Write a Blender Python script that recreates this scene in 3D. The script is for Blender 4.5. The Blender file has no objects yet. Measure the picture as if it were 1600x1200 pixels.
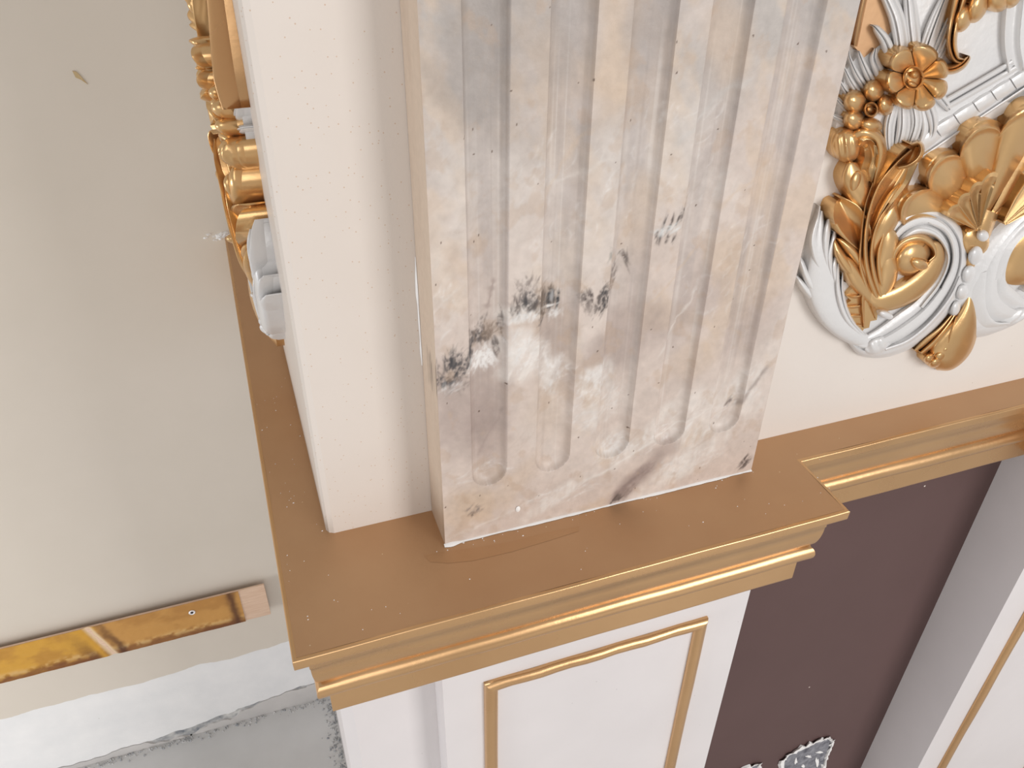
import bpy, bmesh, math, random
import numpy as np
from mathutils import Vector

random.seed(7)
RNG = np.random.default_rng(11)
C = bpy.context.scene.collection
SC = bpy.context.scene

# ------------------------------------------------------------------ camera
U = 0.51                      # metres per drawing unit (1 unit = camera height above the ledge)
EYE = np.array([0.0, 0.0, 1.6])
F_PX = 1300.0
PITCH, YAW, ROLL = math.radians(35.30), math.radians(19.746), math.radians(-0.70)


def cam_axes():
    cy, sy, cp, sp = math.cos(YAW), math.sin(YAW), math.cos(PITCH), math.sin(PITCH)
    fw = np.array([sy * cp, cy * cp, -sp])
    r = np.array([cy, -sy, 0.0])
    dn = np.cross(fw, r)
    cr, sr = math.cos(ROLL), math.sin(ROLL)
    return cr * r + sr * dn, -sr * r + cr * dn, fw


AX_R, AX_D, AX_F = cam_axes()
cam = bpy.data.objects.new('camera', bpy.data.cameras.new('camera'))
C.objects.link(cam)
cam.data.sensor_width = 36.0
cam.data.lens = 36.0 * F_PX / 1600.0
cam.data.clip_start = 0.01
m = np.eye(4)
m[:3, 0], m[:3, 1], m[:3, 2], m[:3, 3] = AX_R, -AX_D, -AX_F, EYE
from mathutils import Matrix
cam.matrix_world = Matrix(m.tolist())
SC.camera = cam

# ------------------------------------------------------------------ light
SC.view_settings.view_transform = 'Standard'
SC.view_settings.look = 'None'
SC.view_settings.gamma = 1.0
SC.view_settings.use_curve_mapping = False
SC.view_settings.exposure = -0.14
wd = bpy.data.worlds.new('world')
SC.world = wd
wd.use_nodes = True
bg = wd.node_tree.nodes['Background']
bg.inputs[0].default_value = (1.0, 0.97, 0.94, 1)
bg.inputs[1].default_value = 0.55


def area(name, loc, target, sx, sy, power, col):
    d = bpy.data.lights.new(name, 'AREA')
    d.shape = 'RECTANGLE'
    d.size, d.size_y, d.energy, d.color = sx, sy, power, col
    o = bpy.data.objects.new(name, d)
    C.objects.link(o)
    o.location = loc
    o.rotation_euler = (Vector(target) - Vector(loc)).to_track_quat('-Z', 'Y').to_euler()
    return o


area('window_light', (1.75, -2.3, 1.85), (0.3, 0.5, 1.0), 1.2, 1.9, 56, (1.0, 0.98, 0.97))
area('window_light', (-0.25, -2.5, 1.9), (0.2, 0.5, 1.0), 1.1, 1.9, 20, (1.0, 0.98, 0.97))
area('low_window_light', (-2.2, 0.2, 0.45), (-0.2, 1.1, 0.45), 1.0, 0.8, 25, (0.95, 0.97, 1.0))

# ------------------------------------------------------------------ projection helpers (drawing units, eye at the origin)


def ray(px, py):
    return (px - 800) / F_PX * AX_R + (py - 600) / F_PX * AX_D + AX_F


def on_y(px, py, y):
    d = ray(px, py)
    return d * (y / d[1])


def on_z(px, py, z):
    d = ray(px, py)
    return d * (z / d[2])


def W(v):
    return np.asarray(v, float) * U + EYE


# ------------------------------------------------------------------ object helpers
ORIGIN = {}


def tag(o, label=None, cat=None, group=None, kind=None):
    for k, v in (('label', label), ('category', cat), ('group', group), ('kind', kind)):
        if v:
            o[k] = v
    return o


def empty(name, base, label=None, cat=None, group=None, kind=None):
    o = bpy.data.objects.new(name, None)
    C.objects.link(o)
    p = W(base)
    o.location = p
    o.empty_display_size = 0.05
    ORIGIN[o] = p
    return tag(o, label, cat, group, kind)


def obj(name, verts, faces, mat, parent=None, smooth=0, cols=None):
    """One mesh object. verts in drawing units. smooth = crease angle in degrees (0 = flat)."""
    v = W(verts)
    if parent is not None:
        org = ORIGIN[parent]
    else:
        org = np.array([(v[:, 0].min() + v[:, 0].max()) / 2, (v[:, 1].min() + v[:, 1].max()) / 2, v[:, 2].min()])
    me = bpy.data.meshes.new(name)
    me.from_pydata((v - org).tolist(), [], faces)
    if smooth:
        me.polygons.foreach_set('use_smooth', np.ones(len(me.polygons), bool))
        me.set_sharp_from_angle(angle=math.radians(smooth))
    if cols is not None:
        at = me.color_attributes.new('paint', 'FLOAT_COLOR', 'POINT')
        at.data.foreach_set('color', np.asarray(cols, np.float32).ravel())
    me.materials.append(mat)
    me.update()
    o = bpy.data.objects.new(name, me)
    C.objects.link(o)
    if parent is not None:
        o.parent = parent
    else:
        o.location = org
    ORIGIN[o] = org
    return o


def fix_normals(o):
    bm = bmesh.new()
    bm.from_mesh(o.data)
    bmesh.ops.recalc_face_normals(bm, faces=bm.faces)
    bm.to_mesh(o.data)
    bm.free()
    return o


def box(x0, x1, y0, y1, z0, z1):
    v = [(x, y, z) for x in (x0, x1) for y in (y0, y1) for z in (z0, z1)]
    f = [(0, 1, 3, 2), (4, 6, 7, 5), (0, 4, 5, 1), (2, 3, 7, 6), (0, 2, 6, 4), (1, 5, 7, 3)]
    return v, f


def bevel_box(name, x0, x1, y0, y1, z0, z1, mat, parent, r=0.006, seg=3):
    v, f = box(x0, x1, y0, y1, z0, z1)
    o = obj(name, v, f, mat, parent)
    bm = bmesh.new()
    bm.from_mesh(o.data)
    bmesh.ops.recalc_face_normals(bm, faces=bm.faces)
    bmesh.ops.bevel(bm, geom=bm.edges[:], offset=r * U, segments=seg, profile=0.5, affect='EDGES')
    for p in bm.faces:
        p.smooth = True
    bm.to_mesh(o.data)
    bm.free()
    o.data.set_sharp_from_angle(angle=math.radians(40))
    return o


def prism_xy(poly, z0, z1):
    n = len(poly)
    v = [(x, y, z0) for x, y in poly] + [(x, y, z1) for x, y in poly]
    f = [tuple(range(n)), tuple(range(2 * n - 1, n - 1, -1))] + [(i, (i + 1) % n, n + (i + 1) % n, n + i) for i in range(n)]
    return v, f


# ------------------------------------------------------------------ numpy noise


def vnoise(x, y, seed=0):
    xi, yi = np.floor(x).astype(np.int64), np.floor(y).astype(np.int64)
    fx, fy = x - xi, y - yi
    fx, fy = fx * fx * (3 - 2 * fx), fy * fy * (3 - 2 * fy)

    def h(a, b):
        n = (a * 374761393 + b * 668265263 + seed * 1274126177) & 0xffffffff
        n = ((n ^ (n >> 13)) * 1274126177) & 0xffffffff
        return ((n ^ (n >> 16)) & 0xffff) / 65535.0
    a, b, c, d = h(xi, yi), h(xi + 1, yi), h(xi, yi + 1), h(xi + 1, yi + 1)
    return a + (b - a) * fx + (c - a) * fy + (a - b - c + d) * fx * fy


def fbm(x, y, seed=0, octv=5):
    s, a, t = 0, 0.5, 0
    for k in range(octv):
        s = s + a * vnoise(x * 2 ** k, y * 2 ** k, seed + k * 17)
        t += a
        a *= 0.5
    return s / t


def lin(r, g, b):
    f = lambda c: (c / 255 / 12.92) if c / 255 <= 0.04045 else ((c / 255 + 0.055) / 1.055) ** 2.4
    return np.array([f(r), f(g), f(b)])


# ------------------------------------------------------------------ materials


def new_mat(name, rough=0.5, metal=0.0, spec=0.5):
    mt = bpy.data.materials.new(name)
    mt.use_nodes = True
    nt = mt.node_tree
    b = nt.nodes['Principled BSDF']
    b.inputs['Roughness'].default_value = rough
    b.inputs['Metallic'].default_value = metal
    b.inputs['Specular IOR Level'].default_value = spec
    return mt, nt, b


def noise_node(nt, scale, detail=4, rough=0.55, mapping=None):
    n = nt.nodes.new('ShaderNodeTexNoise')
    n.inputs['Scale'].default_value = scale
    n.inputs['Detail'].default_value = detail
    n.inputs['Roughness'].default_value = rough
    tc = nt.nodes.new('ShaderNodeTexCoord')
    if mapping:
        mp = nt.nodes.new('ShaderNodeMapping')
        mp.inputs['Scale'].default_value = mapping
        nt.links.new(tc.outputs['Object'], mp.inputs[0])
        nt.links.new(mp.outputs[0], n.inputs['Vector'])
    else:
        nt.links.new(tc.outputs['Object'], n.inputs['Vector'])
    return n


def ramp(nt, src, stops):
    r = nt.nodes.new('ShaderNodeValToRGB')
    while len(r.color_ramp.elements) < len(stops):
        r.color_ramp.elements.new(0.5)
    for e, (p, c) in zip(r.color_ramp.elements, stops):
        e.position = p
        e.color = (*c, 1)
    nt.links.new(src, r.inputs[0])
    return r


def mix(nt, fac, a, b, blend='MIX'):
    n = nt.nodes.new('ShaderNodeMix')
    n.data_type = 'RGBA'
    n.blend_type = blend
    for s, v in ((n.inputs[0], fac), (n.inputs[6], a), (n.inputs[7], b)):
        if hasattr(v, 'is_linked'):
            nt.links.new(v, s)
        elif isinstance(v, (int, float)):
            s.default_value = v
        else:
            s.default_value = (*v, 1)
    return n.outputs[2]


def bump(nt, b, height, strength, dist=0.001):
    n = nt.nodes.new('ShaderNodeBump')
    n.inputs['Strength'].default_value = strength
    n.inputs['Distance'].default_value = dist
    nt.links.new(height, n.inputs['Height'])
    nt.links.new(n.outputs[0], b.inputs['Normal'])


def specks(nt, scale, size, thr=0.5):
    """mask of sparse small specks"""
    tc = nt.nodes.new('ShaderNodeTexCoord')
    v = nt.nodes.new('ShaderNodeTexVoronoi')
    v.inputs['Scale'].default_value = scale
    nt.links.new(tc.outputs['Object'], v.inputs['Vector'])
    lt = nt.nodes.new('ShaderNodeMath')
    lt.operation = 'LESS_THAN'
    lt.inputs[1].default_value = size
    nt.links.new(v.outputs['Distance'], lt.inputs[0])
    sp = nt.nodes.new('ShaderNodeSeparateColor')
    nt.links.new(v.outputs['Color'], sp.inputs[0])
    gt = nt.nodes.new('ShaderNodeMath')
    gt.operation = 'GREATER_THAN'
    gt.inputs[1].default_value = thr
    nt.links.new(sp.outputs[0], gt.inputs[0])
    mu = nt.nodes.new('ShaderNodeMath')
    mu.operation = 'MULTIPLY'
    nt.links.new(lt.outputs[0], mu.inputs[0])
    nt.links.new(gt.outputs[0], mu.inputs[1])
    return mu.outputs[0]


def paint(name, c0, c1, rough=0.55, scale=6, bmp=0.15, bscale=260, speck=None, spec=0.4):
    mt, nt, b = new_mat(name, rough, 0, spec)
    n = noise_node(nt, scale, 5)
    col = ramp(nt, n.outputs[0], [(0.3, c0), (0.7, c1)]).outputs[0]
    if speck:
        for sc, sz, thr, sc_col in speck:
            mk = specks(nt, sc, sz, thr)
            col = mix(nt, mk, col, sc_col)
    nt.links.new(col, b.inputs['Base Color'])
    n2 = noise_node(nt, bscale, 3)
    bump(nt, b, n2.outputs[0], bmp, 0.0006)
    return mt


def gold(name, c0, c1, rough=0.34, metal=0.9, bscale=120, bmp=0.10, speck=False):
    mt, nt, b = new_mat(name, rough, metal)
    n = noise_node(nt, 9, 4)
    col = ramp(nt, n.outputs[0], [(0.3, c0), (0.7, c1)]).outputs[0]
    if speck:
        col = mix(nt, specks(nt, 130, 0.07, 0.95), col, lin(225, 205, 175))
    nt.links.new(col, b.inputs['Base Color'])
    n2 = noise_node(nt, bscale, 4)
    bump(nt, b, n2.outputs[0], bmp, 0.0012)
    r = ramp(nt, n.outputs[0], [(0.2, (rough - 0.05,) * 3), (0.8, (rough + 0.07,) * 3)])
    nt.links.new(r.outputs[0], b.inputs['Roughness'])
    return mt


M = {}
M['cream'] = paint('cream_wall_paint', lin(205, 196, 183), lin(212, 203, 191), 0.5, 3, 0.10, 300)
M['plaster'] = paint('white_plaster', lin(222, 222, 222), lin(232, 231, 230), 0.7, 14, 0.5, 90,
                     [(60, 0.07, 0.85, lin(170, 165, 160))])
M['cement'] = paint('grey_cement', lin(184, 181, 179), lin(208, 204, 200), 0.55, 7, 0.5, 80)
M['crumb'] = paint('crumbled_plaster', lin(120, 124, 130), lin(206, 204, 200), 0.85, 60, 1.0, 120)
M['floor'] = paint('cement_floor', lin(188, 187, 185), lin(206, 205, 203), 0.35, 4, 0.25, 40,
                   [(40, 0.05, 0.9, lin(215, 213, 210))])
M['pier'] = paint('speckled_cream_paint', lin(214, 204, 195), lin(221, 212, 204), 0.42, 4, 0.15, 260,
                  [(240, 0.12, 0.40, lin(202, 178, 158)), (150, 0.045, 0.88, lin(150, 120, 98))])
M['panelwall'] = paint('warm_white_wall_paint', lin(219, 211, 204), lin(225, 218, 211), 0.45, 5, 0.3, 150,
                       [(140, 0.06, 0.88, lin(170, 150, 135))])
M['panel'] = paint('white_panel_paint', lin(214, 209, 209), lin(220, 215, 215), 0.5, 8, 0.12, 300,
                   [(120, 0.045, 0.90, lin(120, 105, 105))])
M['brown'] = paint('mauve_brown_paint', lin(90, 69, 67), lin(96, 74, 72), 0.6, 4, 0.15, 300,
                   [(28, 0.032, 0.80, lin(225, 215, 205))], 0.3)
M['gold'] = gold('gold_paint', lin(203, 162, 116), lin(212, 172, 126), 0.27, 0.8)
M['goldtop'] = gold('gold_paint_dusty', lin(190, 150, 112), lin(198, 160, 122), 0.46, 0.6, 160, 0.12, True)
M['goldleaf'] = gold('gilding', lin(216, 174, 120), lin(228, 190, 138), 0.28, 0.82, 150, 0.12)
M['silver'] = gold('pearl_white_paint', lin(214, 213, 213), lin(224, 223, 222), 0.33, 0.15, 150, 0.35)
M['dark'] = paint('dark_paint', lin(40, 34, 32), lin(60, 50, 46), 0.7)
M['chipgrey'] = paint('bare_filler', lin(86, 86, 94), lin(150, 150, 156), 0.8, 90, 1.0, 120)
M['white'] = paint('white_filler', lin(236, 234, 232), lin(244, 243, 242), 0.6, 30, 0.4, 120)

# bare wood and stained gold of the batten
mt, nt, b = new_mat('bare_pine', 0.6)
n = noise_node(nt, 30, 4, 0.6, (1, 1, 12))
nt.links.new(ramp(nt, n.outputs[0], [(0.3, lin(214, 180, 152)), (0.7, lin(228, 200, 176))]).outputs[0], b.inputs[0])
M['wood'] = mt
mt, nt, b = new_mat('painted_attribute', 0.42, 0.0, 0.4)
a = nt.nodes.new('ShaderNodeAttribute')
a.attribute_name = 'paint'
n = noise_node(nt, 170, 4, 0.6)
g = ramp(nt, n.outputs[0], [(0.25, (0.90, 0.90, 0.90)), (0.75, (1.0, 1.0, 1.0))]).outputs[0]
nt.links.new(mix(nt, 1.0, a.outputs['Color'], g, 'MULTIPLY'), b.inputs[0])
n2 = noise_node(nt, 140, 5)
bump(nt, b, n2.outputs[0], 0.28, 0.0012)
M['marble'] = mt
mt, nt, b = new_mat('scorched_gold_attribute', 0.35, 0.25, 0.5)
a = nt.nodes.new('ShaderNodeAttribute')
a.attribute_name = 'paint'
nt.links.new(a.outputs['Color'], b.inputs[0])
M['batten'] = mt

# ------------------------------------------------------------------ the setting
FLOOR_Z = -1.6 / U
YW, YP, YR = 2.242, 1.02, 1.005          # far wall of the recess, pier face, panel wall
YM, YD, YN = 0.934, 0.88, 1.04           # marble front, pedestal front, brown niche
PX = 0.045                               # left side of the pier
XM0, XM1 = 0.223, 0.80
XD0, XD1, XE0 = 0.192, 0.82, 1.62
TOP = 0.75

v, f = box(-3.2, 3.2, -3.0, 2.5, FLOOR_Z - 0.1, FLOOR_Z)
tag(obj('floor', v, f, M['floor']), 'grey cement floor along the unfinished recess', kind='structure')


def ragged(x0, x1, n, z, amp, freq, seed):
    xs = np.linspace(x0, x1, n)
    return xs, z + amp * (fbm(xs * freq, xs * 0 + 3.3, seed, 5) - 0.5) * 2


def slab_ragged(name, xs, zlow, ztop, y0, y1, mat, parent):
    """a coat with a ragged lower edge"""
    n = len(xs)
    v = []
    for y in (y0, y1):
        v += [(x, y, z) for x, z in zip(xs, zlow)] + [(x, y, ztop if np.isscalar(ztop) else zt) for x, zt in zip(xs, np.broadcast_to(ztop, n))]
    f = []
    for i in range(n - 1):
        f.append((i, i + 1, n + i + 1, n + i))
        f.append((2 * n + i, 3 * n + i, 3 * n + i + 1, 2 * n + i + 1))
        f.append((i, 2 * n + i, 2 * n + i + 1, i + 1))
        f.append((n + i, n + i + 1, 3 * n + i + 1, 3 * n + i))
    return fix_normals(obj(name, v, f, mat, parent))


wl = empty('wall_left', (-1.0, YW, FLOOR_Z), 'unfinished cream wall at the back of the recess', kind='structure')
v, f = box(-3.2, 1.6, YW + 0.02, YW + 0.2, FLOOR_Z, TOP)
obj('cement_core', v, f, M['cement'], wl)
xs, z = ragged(-3.2, 0.3, 420, -2.722, 0.018, 9.0, 3)
slab_ragged('cream_coat', xs, z, TOP, YW, YW + 0.02, M['cream'], wl)
zc = np.interp(xs, [-3.2, -1.1, -0.75, -0.45, -0.2, 0.0, 0.3], [-3.11, -3.095, -3.085, -3.062, -3.045, -3.016, -3.005])
zc = zc + 0.026 * (fbm(xs * 9, xs * 0, 9, 6) - 0.5) * 2
slab_ragged('white_plaster_coat', xs, zc, z + 0.03, YW + 0.006, YW + 0.021, M['plaster'], wl)
gap = 0.008 + 0.15 * np.clip(fbm(xs * 5, xs * 0 + 9, 21, 4) - 0.48, 0, 1)
slab_ragged('broken_plaster_edge', xs, zc - gap - 0.012, zc + 0.01, YW + 0.014, YW + 0.022, M['crumb'], wl)
slab_ragged('cement_band', xs, np.full(420, FLOOR_Z), zc - gap, YW + 0.008, YW + 0.022, M['cement'], wl)
# scuff in the cream paint
p = [on_y(a, b_, YW - 0.002) for a, b_ in ((113, 111), (119, 112), (126, 119), (137, 132), (127, 125), (118, 121))]
q = [np.array(c) + (0, 0.004, 0) for c in p]
k = len(p)
obj('scuff_mark', p + q, [tuple(range(k))] + [(i, (i + 1) % k, k + (i + 1) % k, k + i) for i in range(k)],
    paint('ochre_scuff', lin(176, 150, 104), lin(196, 176, 140), 0.8, 80), wl)
# torn plaster where the ledge meets the wall
vv, ff = [], []
for _ in range(26):
    cx, cz = -0.048 + RNG.normal(0, 0.018), -0.997 + RNG.normal(0, 0.006)
    r = RNG.uniform(0.004, 0.009)
    b0 = len(vv)
    for k in range(5):
        t = k * 2 * math.pi / 5 + RNG.uniform(0, 1)
        vv.append((cx + r * 1.6 * math.cos(t), YW + 0.002, cz + r * 0.7 * math.sin(t)))
    vv.append((cx, YW - RNG.uniform(0.004, 0.012), cz))
    ff += [(b0 + k, b0 + (k + 1) % 5, b0 + 5) for k in range(5)]
tag(obj('torn_plaster', vv, ff, M['white'], wl), kind='stuff')

# panel wall that carries the right ornament
v, f = box(0.78, 1.68, YR, YR + 0.25, -1.02, TOP)
tag(obj('wall_right', v, f, M['panelwall']), 'warm white wall panel behind the large ornament', kind='structure')

# brown niche
nb = empty('wall_back', (1.2, YN, FLOOR_Z), 'dark mauve brown recessed wall under the ledge', kind='structure')
v, f = box(0.76, 1.68, YN, YN + 0.2, FLOOR_Z, -1.02)
obj('brown_wall', v, f, M['brown'], nb)


def px_poly_slab(pts, y, t):
    a = [on_y(px, py, y - t) for px, py in pts]
    n = len(a)
    b_ = [np.array([q_[0], y + 0.001, q_[2]]) for q_ in a]
    return a + b_, [tuple(range(n))] + [(i, (i + 1) % n, n + (i + 1) % n, n + i) for i in range(n)]


def px_rim(pts, y, t, wpx):
    """a raised irregular rim around a pixel outline, on the wall y"""
    n = len(pts)
    c = np.mean(pts, axis=0)
    v, f = [], []
    for i, p_ in enumerate(pts):
        d = np.array(p_) - c
        d = d / np.hypot(*d)
        w_ = wpx * RNG.uniform(0.5, 1.5)
        for off, h in ((w_ * 0.6, 0.0), (w_ * 0.2, t), (-w_ * 0.4, 0.0)):
            q_ = np.array(p_) + d * off
            v.append(on_y(q_[0], q_[1], y - h - 0.001))
    for i in range(n):
        j = (i + 1) % n
        for k in range(2):
            f.append((3 * i + k, 3 * j + k, 3 * j + k + 1, 3 * i + k + 1))
    return v, f


def dense(pts, n, jit):
    out = []
    k = len(pts)
    for i in range(k):
        a_, b_ = np.array(pts[i], float), np.array(pts[(i + 1) % k], float)
        for s in range(n):
            out.append(a_ + (b_ - a_) * s / n + RNG.normal(0, jit, 2))
    return out


for pts in ([(1222, 1192), (1232, 1181), (1254, 1168), (1280, 1158), (1296, 1154), (1300, 1160), (1294, 1176), (1288, 1192), (1280, 1212), (1225, 1215)],
            [(1148, 1216), (1160, 1204), (1176, 1198), (1186, 1193), (1184, 1206), (1172, 1220)]):
    dp = dense(pts, 5, 0.9)
    v, f = px_poly_slab(dp, YN, 0.002)
    ch = obj('chipped_patch', v, f, M['chipgrey'], nb)
    v, f = px_rim(dp, YN, 0.007, 8.0)
    rim = obj('white_chip_edge', v, f, M['white'], ch)
v, f = [], []
for cx, cy, ex, ey in ((1244, 1190, 2.2, 5), (1264, 1182, 4, 1.6), (1277, 1191, 2.4, 6), (1281, 1176, 5, 1.5), (1256, 1197, 3, 2)):
    dp = [(cx + ex * math.cos(t) * RNG.uniform(0.4, 1.5), cy + ey * math.sin(t) * RNG.uniform(0.4, 1.5)) for t in np.linspace(0, 5.6, 9)]
    a_, b_ = px_poly_slab(dp, YN, 0.004)
    f += [tuple(i + len(v) for i in q_) for q_ in b_]
    v += a_
tag(obj('filler_lump', v, f, M['white'], nb), kind='stuff')

# ------------------------------------------------------------------ pier (white, behind the marble) and pedestals
pr = empty('pier', (0.4, 1.4, -1.0), 'speckled cream pier face left of the fluted marble', 'pier')
ch_ = 0.012
poly = [(PX, 2.25), (PX, YP + ch_), (PX + 0.004, YP + 0.004), (PX + ch_, YP), (0.79, YP), (0.79, 2.25)]
v, f = prism_xy(poly, -1.0, TOP)
fix_normals(obj('pier_body', v, f, M['pier'], pr))
cl = []
n = 60
zz = np.linspace(-0.52, -0.70, n)
wv = 0.0012 * (0.35 + vnoise(zz * 40, zz * 0, 5)) * np.sin(np.linspace(0.1, 3.0, n))
v = []
for z_, w_ in zip(zz, wv):
    v += [(XM0 - 0.001 - 2.2 * w_, YP - 0.0005, z_), (XM0 - 0.001 - w_, YP - 0.001 - w_, z_), (XM0 - 0.0005, YP - 0.001 - 2 * w_, z_)]
f = [(3 * i + k, 3 * i + 3 + k, 3 * i + 4 + k, 3 * i + 1 + k) for i in range(n - 1) for k in range(2)]
tag(obj('caulk_line', v, f, M['white'], pr, 60), 'thin white caulk streak in the corner')

pd = empty('pedestal', (0.5, 1.2, FLOOR_Z), 'white pedestal with gold panel frame below the fluted pilaster', 'pedestal')
v, f = box(XD0, XD1, YD, 1.3, FLOOR_Z, -1.2032)
obj('front_panel', v, f, M['panel'], pd)
c2 = 0.022
YL = 0.945
poly = [(0.014, 2.25), (0.014, YL + c2), (0.014 + c2, YL), (XD0 + 0.01, YL), (XD0 + 0.01, 2.25)]
v, f = prism_xy(poly, FLOOR_Z, -1.2032)
fix_normals(obj('side_pilaster', v, f, M['panel'], pd))

pe = empty('pedestal', (1.9, 1.2, FLOOR_Z), 'white pedestal right of the brown niche, at the picture edge', 'pedestal')
v, f = box(XE0, 2.3, YD, 1.3, FLOOR_Z, -1.2032)
obj('front_panel', v, f, M['panel'], pe)


def half_round_frame(root, x0, x1, z0, z1, w_, d_, y):
    """four mitred half-round rails"""
    prof = [(w_ * (0.5 - 0.5 * math.cos(t)), d_ * (0.25 + 0.75 * math.sin(t)) if 0 < t < math.pi else 0.0) for t in np.linspace(0, math.pi, 11)]
    prof = [(0, 0), (0, d_ * 0.3)] + [(s, h) for s, h in prof[1:-1]] + [(w_, d_ * 0.3), (w_, 0)]
    cor = [(x0, z1, 1, -1), (x1, z1, -1, -1), (x1, z0, -1, 1), (x0, z0, 1, 1)]
    for i in range(4):
        a_, b_ = cor[i], cor[(i + 1) % 4]
        v = []
        n = 14
        for k in range(n + 1):
            t = k / n
            for s, h in prof:
                pa = np.array([a_[0] + a_[2] * s, y - h, a_[1] + a_[3] * s])
                pb = np.array([b_[0] + b_[2] * s, y - h, b_[1] + b_[3] * s])
                q_ = pa + (pb - pa) * t
                wob = 0.0008 * math.sin(k * 1.7 + i * 2)
                v.append(q_ + np.array([0, wob, wob * 0.6]) * (0 < k < n))
        mm = len(prof)
        f = [(r * mm + c, r * mm + c + 1, (r + 1) * mm + c + 1, (r + 1) * mm + c) for r in range(n) for c in range(mm - 1)]
        f += [tuple(range(mm)), tuple(range(n * mm, n * mm + mm))]
        fix_normals(obj('frame_rail', v, f, M['gold'], root, 50))


half_round_frame(pd, 0.268, 0.729, -2.75, -1.313, 0.026, 0.014, YD)
half_round_frame(pe, XE0 + 0.091, 2.2, -2.75, -1.313, 0.026, 0.014, YD)

# ------------------------------------------------------------------ gold ledge
lg = empty('gold_ledge', (0.5, 0.95, -1.21), 'gold painted ledge with stepped mouldings running under the pilaster', 'ledge')
PATH = [(-0.041, YW), (-0.041, 0.787), (0.904, 0.787), (0.904, 0.926), (1.54, 0.926), (1.54, 0.787), (2.3, 0.787)]


def offset_path(path, i):
    P = [np.array(p_) for p_ in path]
    out = []
    for k, p_ in enumerate(P):
        ds = []
        if k > 0:
            d = P[k] - P[k - 1]
            ds.append(d / np.hypot(*d))
        if k < len(P) - 1:
            d = P[k + 1] - P[k]
            ds.append(d / np.hypot(*d))
        ns = [np.array([-d[1], d[0]]) for d in ds]
        if len(ns) == 1:
            out.append(p_ + ns[0] * i)
        else:
            b_ = ns[0] + ns[1]
            out.append(p_ + b_ * (i / (b_ @ ns[0])))
    return out


SEG = [18, 26, 5, 18, 5, 10]


def sweep(name, prof, mat, smooth=40, wob=0.0007, seed=0):
    rows = []
    for j, (i, z_) in enumerate(prof):
        c = offset_path(PATH, i)
        line = []
        for s in range(len(c) - 1):
            for k in range(SEG[s]):
                line.append(c[s] + (c[s + 1] - c[s]) * k / SEG[s])
        line.append(c[-1])
        line = np.array(line)
        zz_ = np.full(len(line), z_)
        t = np.arange(len(line))
        zz_ = zz_ + wob * np.sin(t * 0.55 + seed) + wob * 0.6 * np.sin(t * 1.37 + seed * 2)
        rows.append(np.column_stack([line, zz_]))
    R = np.array(rows)
    a_, b_ = R.shape[:2]
    f = [(r * b_ + c, r * b_ + c + 1, (r + 1) * b_ + c + 1, (r + 1) * b_ + c) for r in range(a_ - 1) for c in range(b_ - 1)]
    return fix_normals(obj(name, R.reshape(-1, 3), f, mat, lg, smooth))


def arc(ci, cz, ri, rz, a0, a1, n):
    return [(ci - ri * math.cos(math.radians(t)), cz + rz * math.sin(math.radians(t))) for t in np.linspace(a0, a1, n)]


# top board: flat top, softly rounded nose
vv, ff = [], []
for x0_, x1_, y0_, y1_ in ((-0.0345, 0.09, 0.7935, YW), (0.09, 0.8975, 0.7935, 1.1), (0.8975, 1.5465, 0.9325, 1.1), (1.5465, 2.3, 0.7935, 1.1)):
    nxx, nyy = 24, 12
    b0 = len(vv)
    for yy in np.linspace(y0_, y1_, nyy + 1):
        for xx in np.linspace(x0_, x1_, nxx + 1):
            vv.append((xx, yy, -1.0))
    ff += [(b0 + r * (nxx + 1) + c, b0 + r * (nxx + 1) + c + 1, b0 + (r + 1) * (nxx + 1) + c + 1, b0 + (r + 1) * (nxx + 1) + c) for r in range(nyy) for c in range(nxx)]
fix_normals(obj('top_board', vv, ff, M['goldtop'], lg))
sweep('board_nose', [(0.0065, -1.0), (0.003, -1.0)] + arc(0.003, -1.003, 0.003, 0.003, 70, 0, 4) + [(0.0004, -1.017)] + arc(0.004, -1.0175, 0.0036, 0.004, -10, -85, 4) + [(0.03, -1.0215)], M['gold'], 40, 0.0004, 1)
sweep('cove_moulding', [(0.04, -1.020), (0.0205, -1.0215), (0.0205, -1.052), (0.0215, -1.0535)] +
      [(0.0215 + 0.0125 * (1 - math.cos(t)), -1.0535 - 0.050 * math.sin(t)) for t in np.linspace(0.25, 1.45, 9)] + [(0.034, -1.106)], M['gold'], 40, 0.0005, 2)
sweep('bullnose', [(0.05, -1.104), (0.0325, -1.1045), (0.031, -1.1055)] + arc(0.037, -1.124, 0.014, 0.0175, 72, -62, 12) + [(0.05, -1.142)], M['gold'], 50, 0.0008, 3)
sweep('lower_fascia', [(0.06, -1.138), (0.0415, -1.14), (0.0415, -1.195)] + arc(0.0465, -1.196, 0.005, 0.0055, 0, -80, 5) + [(0.15, -1.2025)], M['gold'], 40, 0.0004, 4)

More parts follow.
